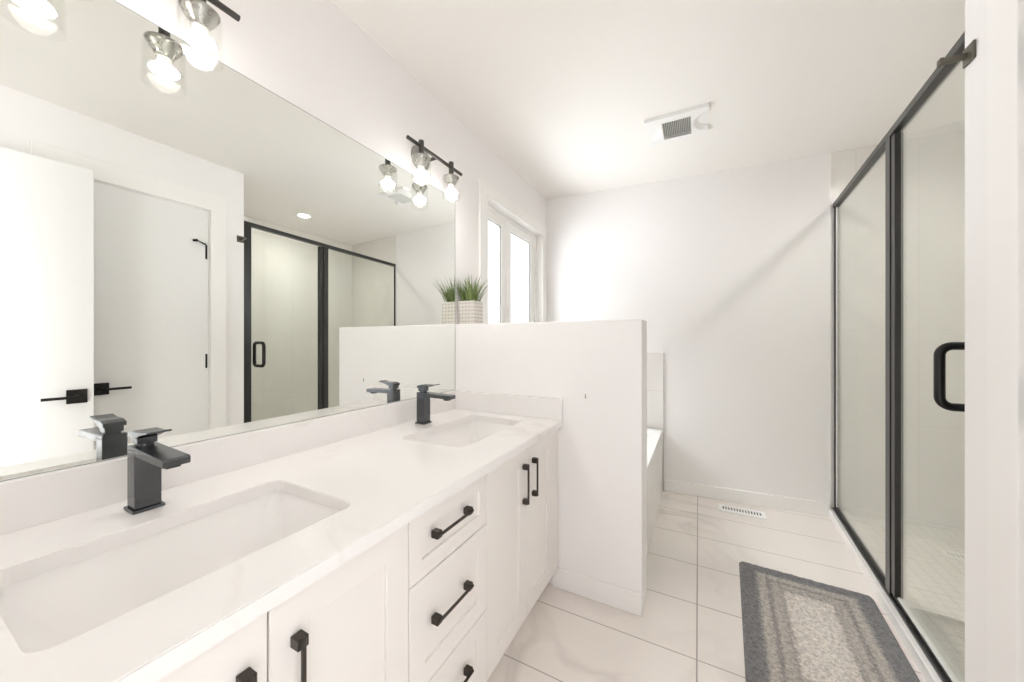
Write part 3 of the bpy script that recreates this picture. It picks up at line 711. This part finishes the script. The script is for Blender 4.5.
# ================================================================== SHOWER ENCLOSURE
se = thing('shower_enclosure', 'black framed glass shower screen with hinged door on the right', 'shower enclosure', (sh(2.3), 2.3, 0.052))
YA = YE + 0.002
ZT0, ZT1 = 2.135, 2.122                      # header height at its near and far ends
def along(bm, y0, y1, a, c, z0, z1, z0b=None, z1b=None):
    """bar that follows the glass plane from y0 to y1, a..c across it"""
    z0b = z0 if z0b is None else z0b; z1b = z1 if z1b is None else z1b
    def P(y, o_, zz): return (sh(y) + o_, y, zz)
    hexa(bm, [P(y0, a, z0), P(y1, a, z0b), P(y1, c, z0b), P(y0, c, z0)], [P(y0, a, z1), P(y1, a, z1b), P(y1, c, z1b), P(y0, c, z1)])
    bmesh.ops.recalc_face_normals(bm, faces=bm.faces); return bm
YZ = 3.160
bm = along(bmesh.new(), YA, YZ, -0.018, 0.018, ZT0 - 0.016, ZT0 + 0.016, ZT1 - 0.016, ZT1 + 0.016)
obj('header', bm, M['frame'], se, bevel=0.0025)
bm = along(bmesh.new(), YA, YZ, -0.020, 0.020, 0.0522, 0.064); along(bm, YA, YZ, -0.006, 0.012, 0.064, 0.078)
obj('sill_track', bm, M['frame'], se, bevel=0.0012, seg=1)
obj('strike_jamb', along(bmesh.new(), YA, 1.541, -0.015, 0.015, 0.064, ZT0 - 0.014), M['frame'], se, bevel=0.002)
obj('wall_jamb', along(bmesh.new(), YZ - 0.018, YZ, -0.012, 0.012, 0.064, ZT1 - 0.014), M['frame'], se, bevel=0.0015)
bm = along(bmesh.new(), 2.184, 2.236, -0.017, 0.017, 0.064, 2.122)
obj('hinge_post', bm, M['frame'], se, bevel=0.002)
fp = obj('fixed_panel', along(bmesh.new(), 2.232, YZ - 0.012, -0.003, 0.003, 0.074, ZT1 - 0.004), M['shower_glass'], se); fp['label'] = 'fixed clear glass panel'
bm = along(bmesh.new(), 2.236, 2.240, -0.005, 0.005, 0.078, 2.115); along(bm, YZ - 0.024, YZ - 0.018, -0.005, 0.005, 0.078, 2.105)
obj('glazing_seal', bm, M['white_plastic'], fp)
dg = obj('door', along(bmesh.new(), 1.547, 2.150, -0.004, 0.004, 0.085, 2.098), M['shower_glass'], se); dg['label'] = 'clear glass hinged door'
obj('hinge_stile', along(bmesh.new(), 2.140, 2.179, -0.014, 0.014, 0.082, 2.106), M['frame'], dg, bevel=0.002)
obj('hinge_pin', T([(sh(2.1815), 2.1815, 0.08), (sh(2.1815), 2.1815, 2.11)], 0.004, 8), M['gunmetal'], dg)
M['vinyl'] = simple('clear_vinyl', (0.80, 0.80, 0.77), 0.25)
obj('door_sweep', along(bmesh.new(), 1.547, 2.140, -0.005, 0.005, 0.0785, 0.088), M['vinyl'], dg)
obj('door_seal', along(bmesh.new(), 1.5425, 1.548, -0.006, 0.006, 0.085, 2.098), M['vinyl'], dg)
hy = 1.606; hx = sh(hy); z0, z1 = 0.995, 1.185; rb = 0.030; R = 0.0125; st = 0.070
for s in (-1, 1):
    pts = [(hx + s * 0.0045, hy, z1)]
    for k in range(9):
        t = PI / 2 * k / 8; pts.append((hx + s * (st - rb + rb * math.sin(t)), hy, z1 - rb + rb * math.cos(t)))
    for k in range(9):
        t = PI / 2 * k / 8; pts.append((hx + s * (st - rb + rb * math.cos(t)), hy, z0 + rb - rb * math.sin(t)))
    pts.append((hx + s * 0.0045, hy, z0))
    obj('handle', T(pts, R, 18), M['black'], dg, smooth=True)

# robe hook on the wall by the shower
rh = thing('robe_hook', 'black square robe hook on the wall beside the shower header', 'hook', (XW, 1.432, 1.98))
obj('back_plate', B(XW - 0.006, XW, 1.408, 1.456 - 0.001, 1.955, 2.005), M['hook'], rh, bevel=0.004)
bm = B(XW - 0.056, XW - 0.005, 1.432, 1.446, 1.974, 1.987); box(bm, XW - 0.058, XW - 0.050, 1.430, 1.448, 1.972, 1.990)
bmesh.ops.recalc_face_normals(bm, faces=bm.faces)
obj('peg', bm, M['hook'], rh, bevel=0.0015)

# ================================================================== CEILING AND FLOOR FITTINGS
for (x, y, r), lb in zip(LAMPS, ('small round recessed downlight in the shower ceiling, seen in the mirror',)):
    dl = thing('recessed_downlight', lb, 'ceiling light', (x, y, H))
    obj('trim_ring', lathe([(r - 0.006, -0.004), (r + 0.010, -0.004), (r + 0.013, 0.0), (r - 0.001, 0.0), (r - 0.001, 0.04), (r - 0.006, 0.04), (r - 0.006, -0.004)], (x, y, H), 32), M['white_plastic'], dl, smooth=True)
    obj('lens', lathe([(0, 0.010), (r - 0.007, 0.012), (r - 0.007, 0.02), (0, 0.02)], (x, y, H), 28), M['downlight'], dl, smooth=True)['label'] = 'lit lens'

# exhaust fan
fx0, fx1, fy0, fy1 = 0.955, 1.284, 2.190, 2.474
fcx, fcy = (fx0 + fx1) / 2, (fy0 + fy1) / 2
ef = thing('exhaust_fan', 'white square exhaust fan with grey centre grille on the ceiling', 'exhaust fan', (fcx, fcy, H))
bm = bmesh.new(); nx, ny = 64, 56; grid = []
gx0, gx1, gy0, gy1 = 1.030, 1.192, 2.250, 2.470
for i in range(nx + 1):
    row = []
    for j in range(ny + 1):
        x = fx0 + (fx1 - fx0) * i / nx; y = fy0 + (fy1 - fy0) * j / ny
        dd = 0.020
        for ex, s in ((fx0, 1), (fx1, -1)):     # scooped half bowls open to the two sides
            rad = math.hypot((x - ex) / 0.078, (y - fcy) / 0.095)
            if rad < 1: dd = min(dd, 0.020 - 0.017 * min(1.0, (1 - rad) * 3.2))
        row.append(bm.verts.new((x, y, H - dd)))
    grid.append(row)
for i in range(nx):
    for j in range(ny):
        c = (grid[i][j].co + grid[i + 1][j + 1].co) / 2
        if abs(c.x - fcx) < 0.078 and abs(c.y - fcy) < 0.094: continue      # the opening under the grille
        bm.faces.new((grid[i][j], grid[i + 1][j], grid[i + 1][j + 1], grid[i][j + 1]))
bmesh.ops.delete(bm, geom=[v for v in bm.verts if not v.link_faces], context='VERTS')
rim = [e for e in bm.edges if e.is_boundary]
ex = bmesh.ops.extrude_edge_only(bm, edges=rim)
for v in ex['geom']:
    if isinstance(v, bmesh.types.BMVert): v.co.z = H
bmesh.ops.recalc_face_normals(bm, faces=bm.faces)
obj('cover', bm, M['white_plastic'], ef, smooth=True)
hw, hh = 0.080, 0.096
gr = obj('grille', plate(rect(fcx - hw, fcx + hw, fcy - hh, fcy + hh), [rect(fcx - hw + 0.004, fcx + hw - 0.004, fcy - hh + 0.004, fcy + hh - 0.004)], lambda u, v, d_: (u, v, d_), H - 0.023, H - 0.0195), M['white_plastic'], ef)
obj('grille_shade_plate', B(fcx - hw + 0.003, fcx + hw - 0.003, fcy - hh + 0.003, fcy + hh - 0.003, H - 0.004, H - 0.0005), M['grille'], gr)['label'] = 'dark plate painted as the shade behind the louvers'  # dark grey plate stands in for the shade inside the fan
bm = bmesh.new()
for k in range(16):
    x = fcx - hw + 0.007 + k * (2 * hw - 0.014) / 15
    ring = [(x - 0.0034, H - 0.0150), (x - 0.0026, H - 0.0145), (x + 0.0034, H - 0.0218), (x + 0.0026, H - 0.0225)]
    hexa(bm, [(q, fcy - hh + 0.004, z_) for q, z_ in ring], [(q, fcy + hh - 0.004, z_) for q, z_ in ring])
bmesh.ops.recalc_face_normals(bm, faces=bm.faces)
M['louver'] = simple('grey_louver', (0.55, 0.54, 0.51), 0.5)
obj('louvers', bm, M['louver'], gr)['label'] = 'row of thin grey louvers'

# floor register
rx0, rx1, ry0, ry1 = 1.362, 1.642, 2.900, 3.012
fr = thing('floor_register', 'white floor register with a row of slots by the back wall', 'floor vent', ((rx0 + rx1) / 2, (ry0 + ry1) / 2, 0))
slots = []
for k in range(14):
    x = rx0 + 0.030 + k * (rx1 - rx0 - 0.06) / 13
    slots.append(rect(x - 0.0040, x + 0.0040, ry0 + 0.034, ry1 - 0.026))
obj('face_plate', plate(rect(rx0, rx1, ry0, ry1), slots, lambda u, v, d_: (u, v, d_), 0.0008, 0.0045), M['white_plastic'], fr)
obj('duct_shade_sheet', B(rx0 + 0.02, rx1 - 0.02, ry0 + 0.03, ry1 - 0.022, 0.0004, 0.0016), M['dark'], fr)['label'] = 'dark sheet painted as the shade below the slots'  # dark sheet lying on the floor, coloured like an unlit duct

# ---------------------------------------------------------------- bath rug
th = 0.0
rot = Matrix.Rotation(-0.06, 4, 'Z')
rc = Vector((1.428, 2.277, 0)) + rot @ Vector((RW, -RL, 0))
bm = bmesh.new(); nx, ny = 110, 176; rng = random.Random(3); vg = []
rcn = 0.022
def rug_pt(u, v):
    """square to rounded rectangle"""
    x, y = u * RW, v * RL
    ax, ay = abs(x), abs(y)
    ix, iy = RW - rcn, RL - rcn
    if ax > ix and ay > iy:
        k = max((ax - ix), (ay - iy)) / rcn; dx, dy = ax - ix, ay - iy
        L_ = math.hypot(dx, dy)
        if L_ > 1e-9: ax, ay = ix + dx / L_ * rcn * k, iy + dy / L_ * rcn * k
    return math.copysign(ax, x), math.copysign(ay, y)
for i in range(nx + 1):
    col = []
    for j in range(ny + 1):
        x, y = rug_pt(-1 + 2 * i / nx, -1 + 2 * j / ny)
        e = min(i, nx - i, j, ny - j)
        zz = 0.013 + rng.uniform(-0.0022, 0.0022) if e > 1 else (0.009 if e == 1 else 0.004)
        col.append(bm.verts.new((x, y, zz)))
    vg.append(col)
for i in range(nx):
    for j in range(ny): bm.faces.new((vg[i][j], vg[i + 1][j], vg[i + 1][j + 1], vg[i][j + 1]))
ex = bmesh.ops.extrude_edge_only(bm, edges=[e for e in bm.edges if e.is_boundary])
for v in ex['geom']:
    if isinstance(v, bmesh.types.BMVert): v.co.z = 0.0005
bmesh.ops.recalc_face_normals(bm, faces=bm.faces)
rug = obj('bath_rug', bm, M['rug'], smooth=True)
rug.location = rc; rug.rotation_euler = (0, 0, -0.06)
tag(rug, 'grey bordered plush bath rug on the floor beside the shower', 'rug')

# small nail in the half wall
na = obj('nail', B(0.7605, 0.7655, YP0 - 0.004, YP0 + 0.003, 0.930, 0.950), M['nickel'], origin=(0.763, YP0, 0.945))
tag(na, 'tiny grey nail in the half wall above the side splash', 'nail')
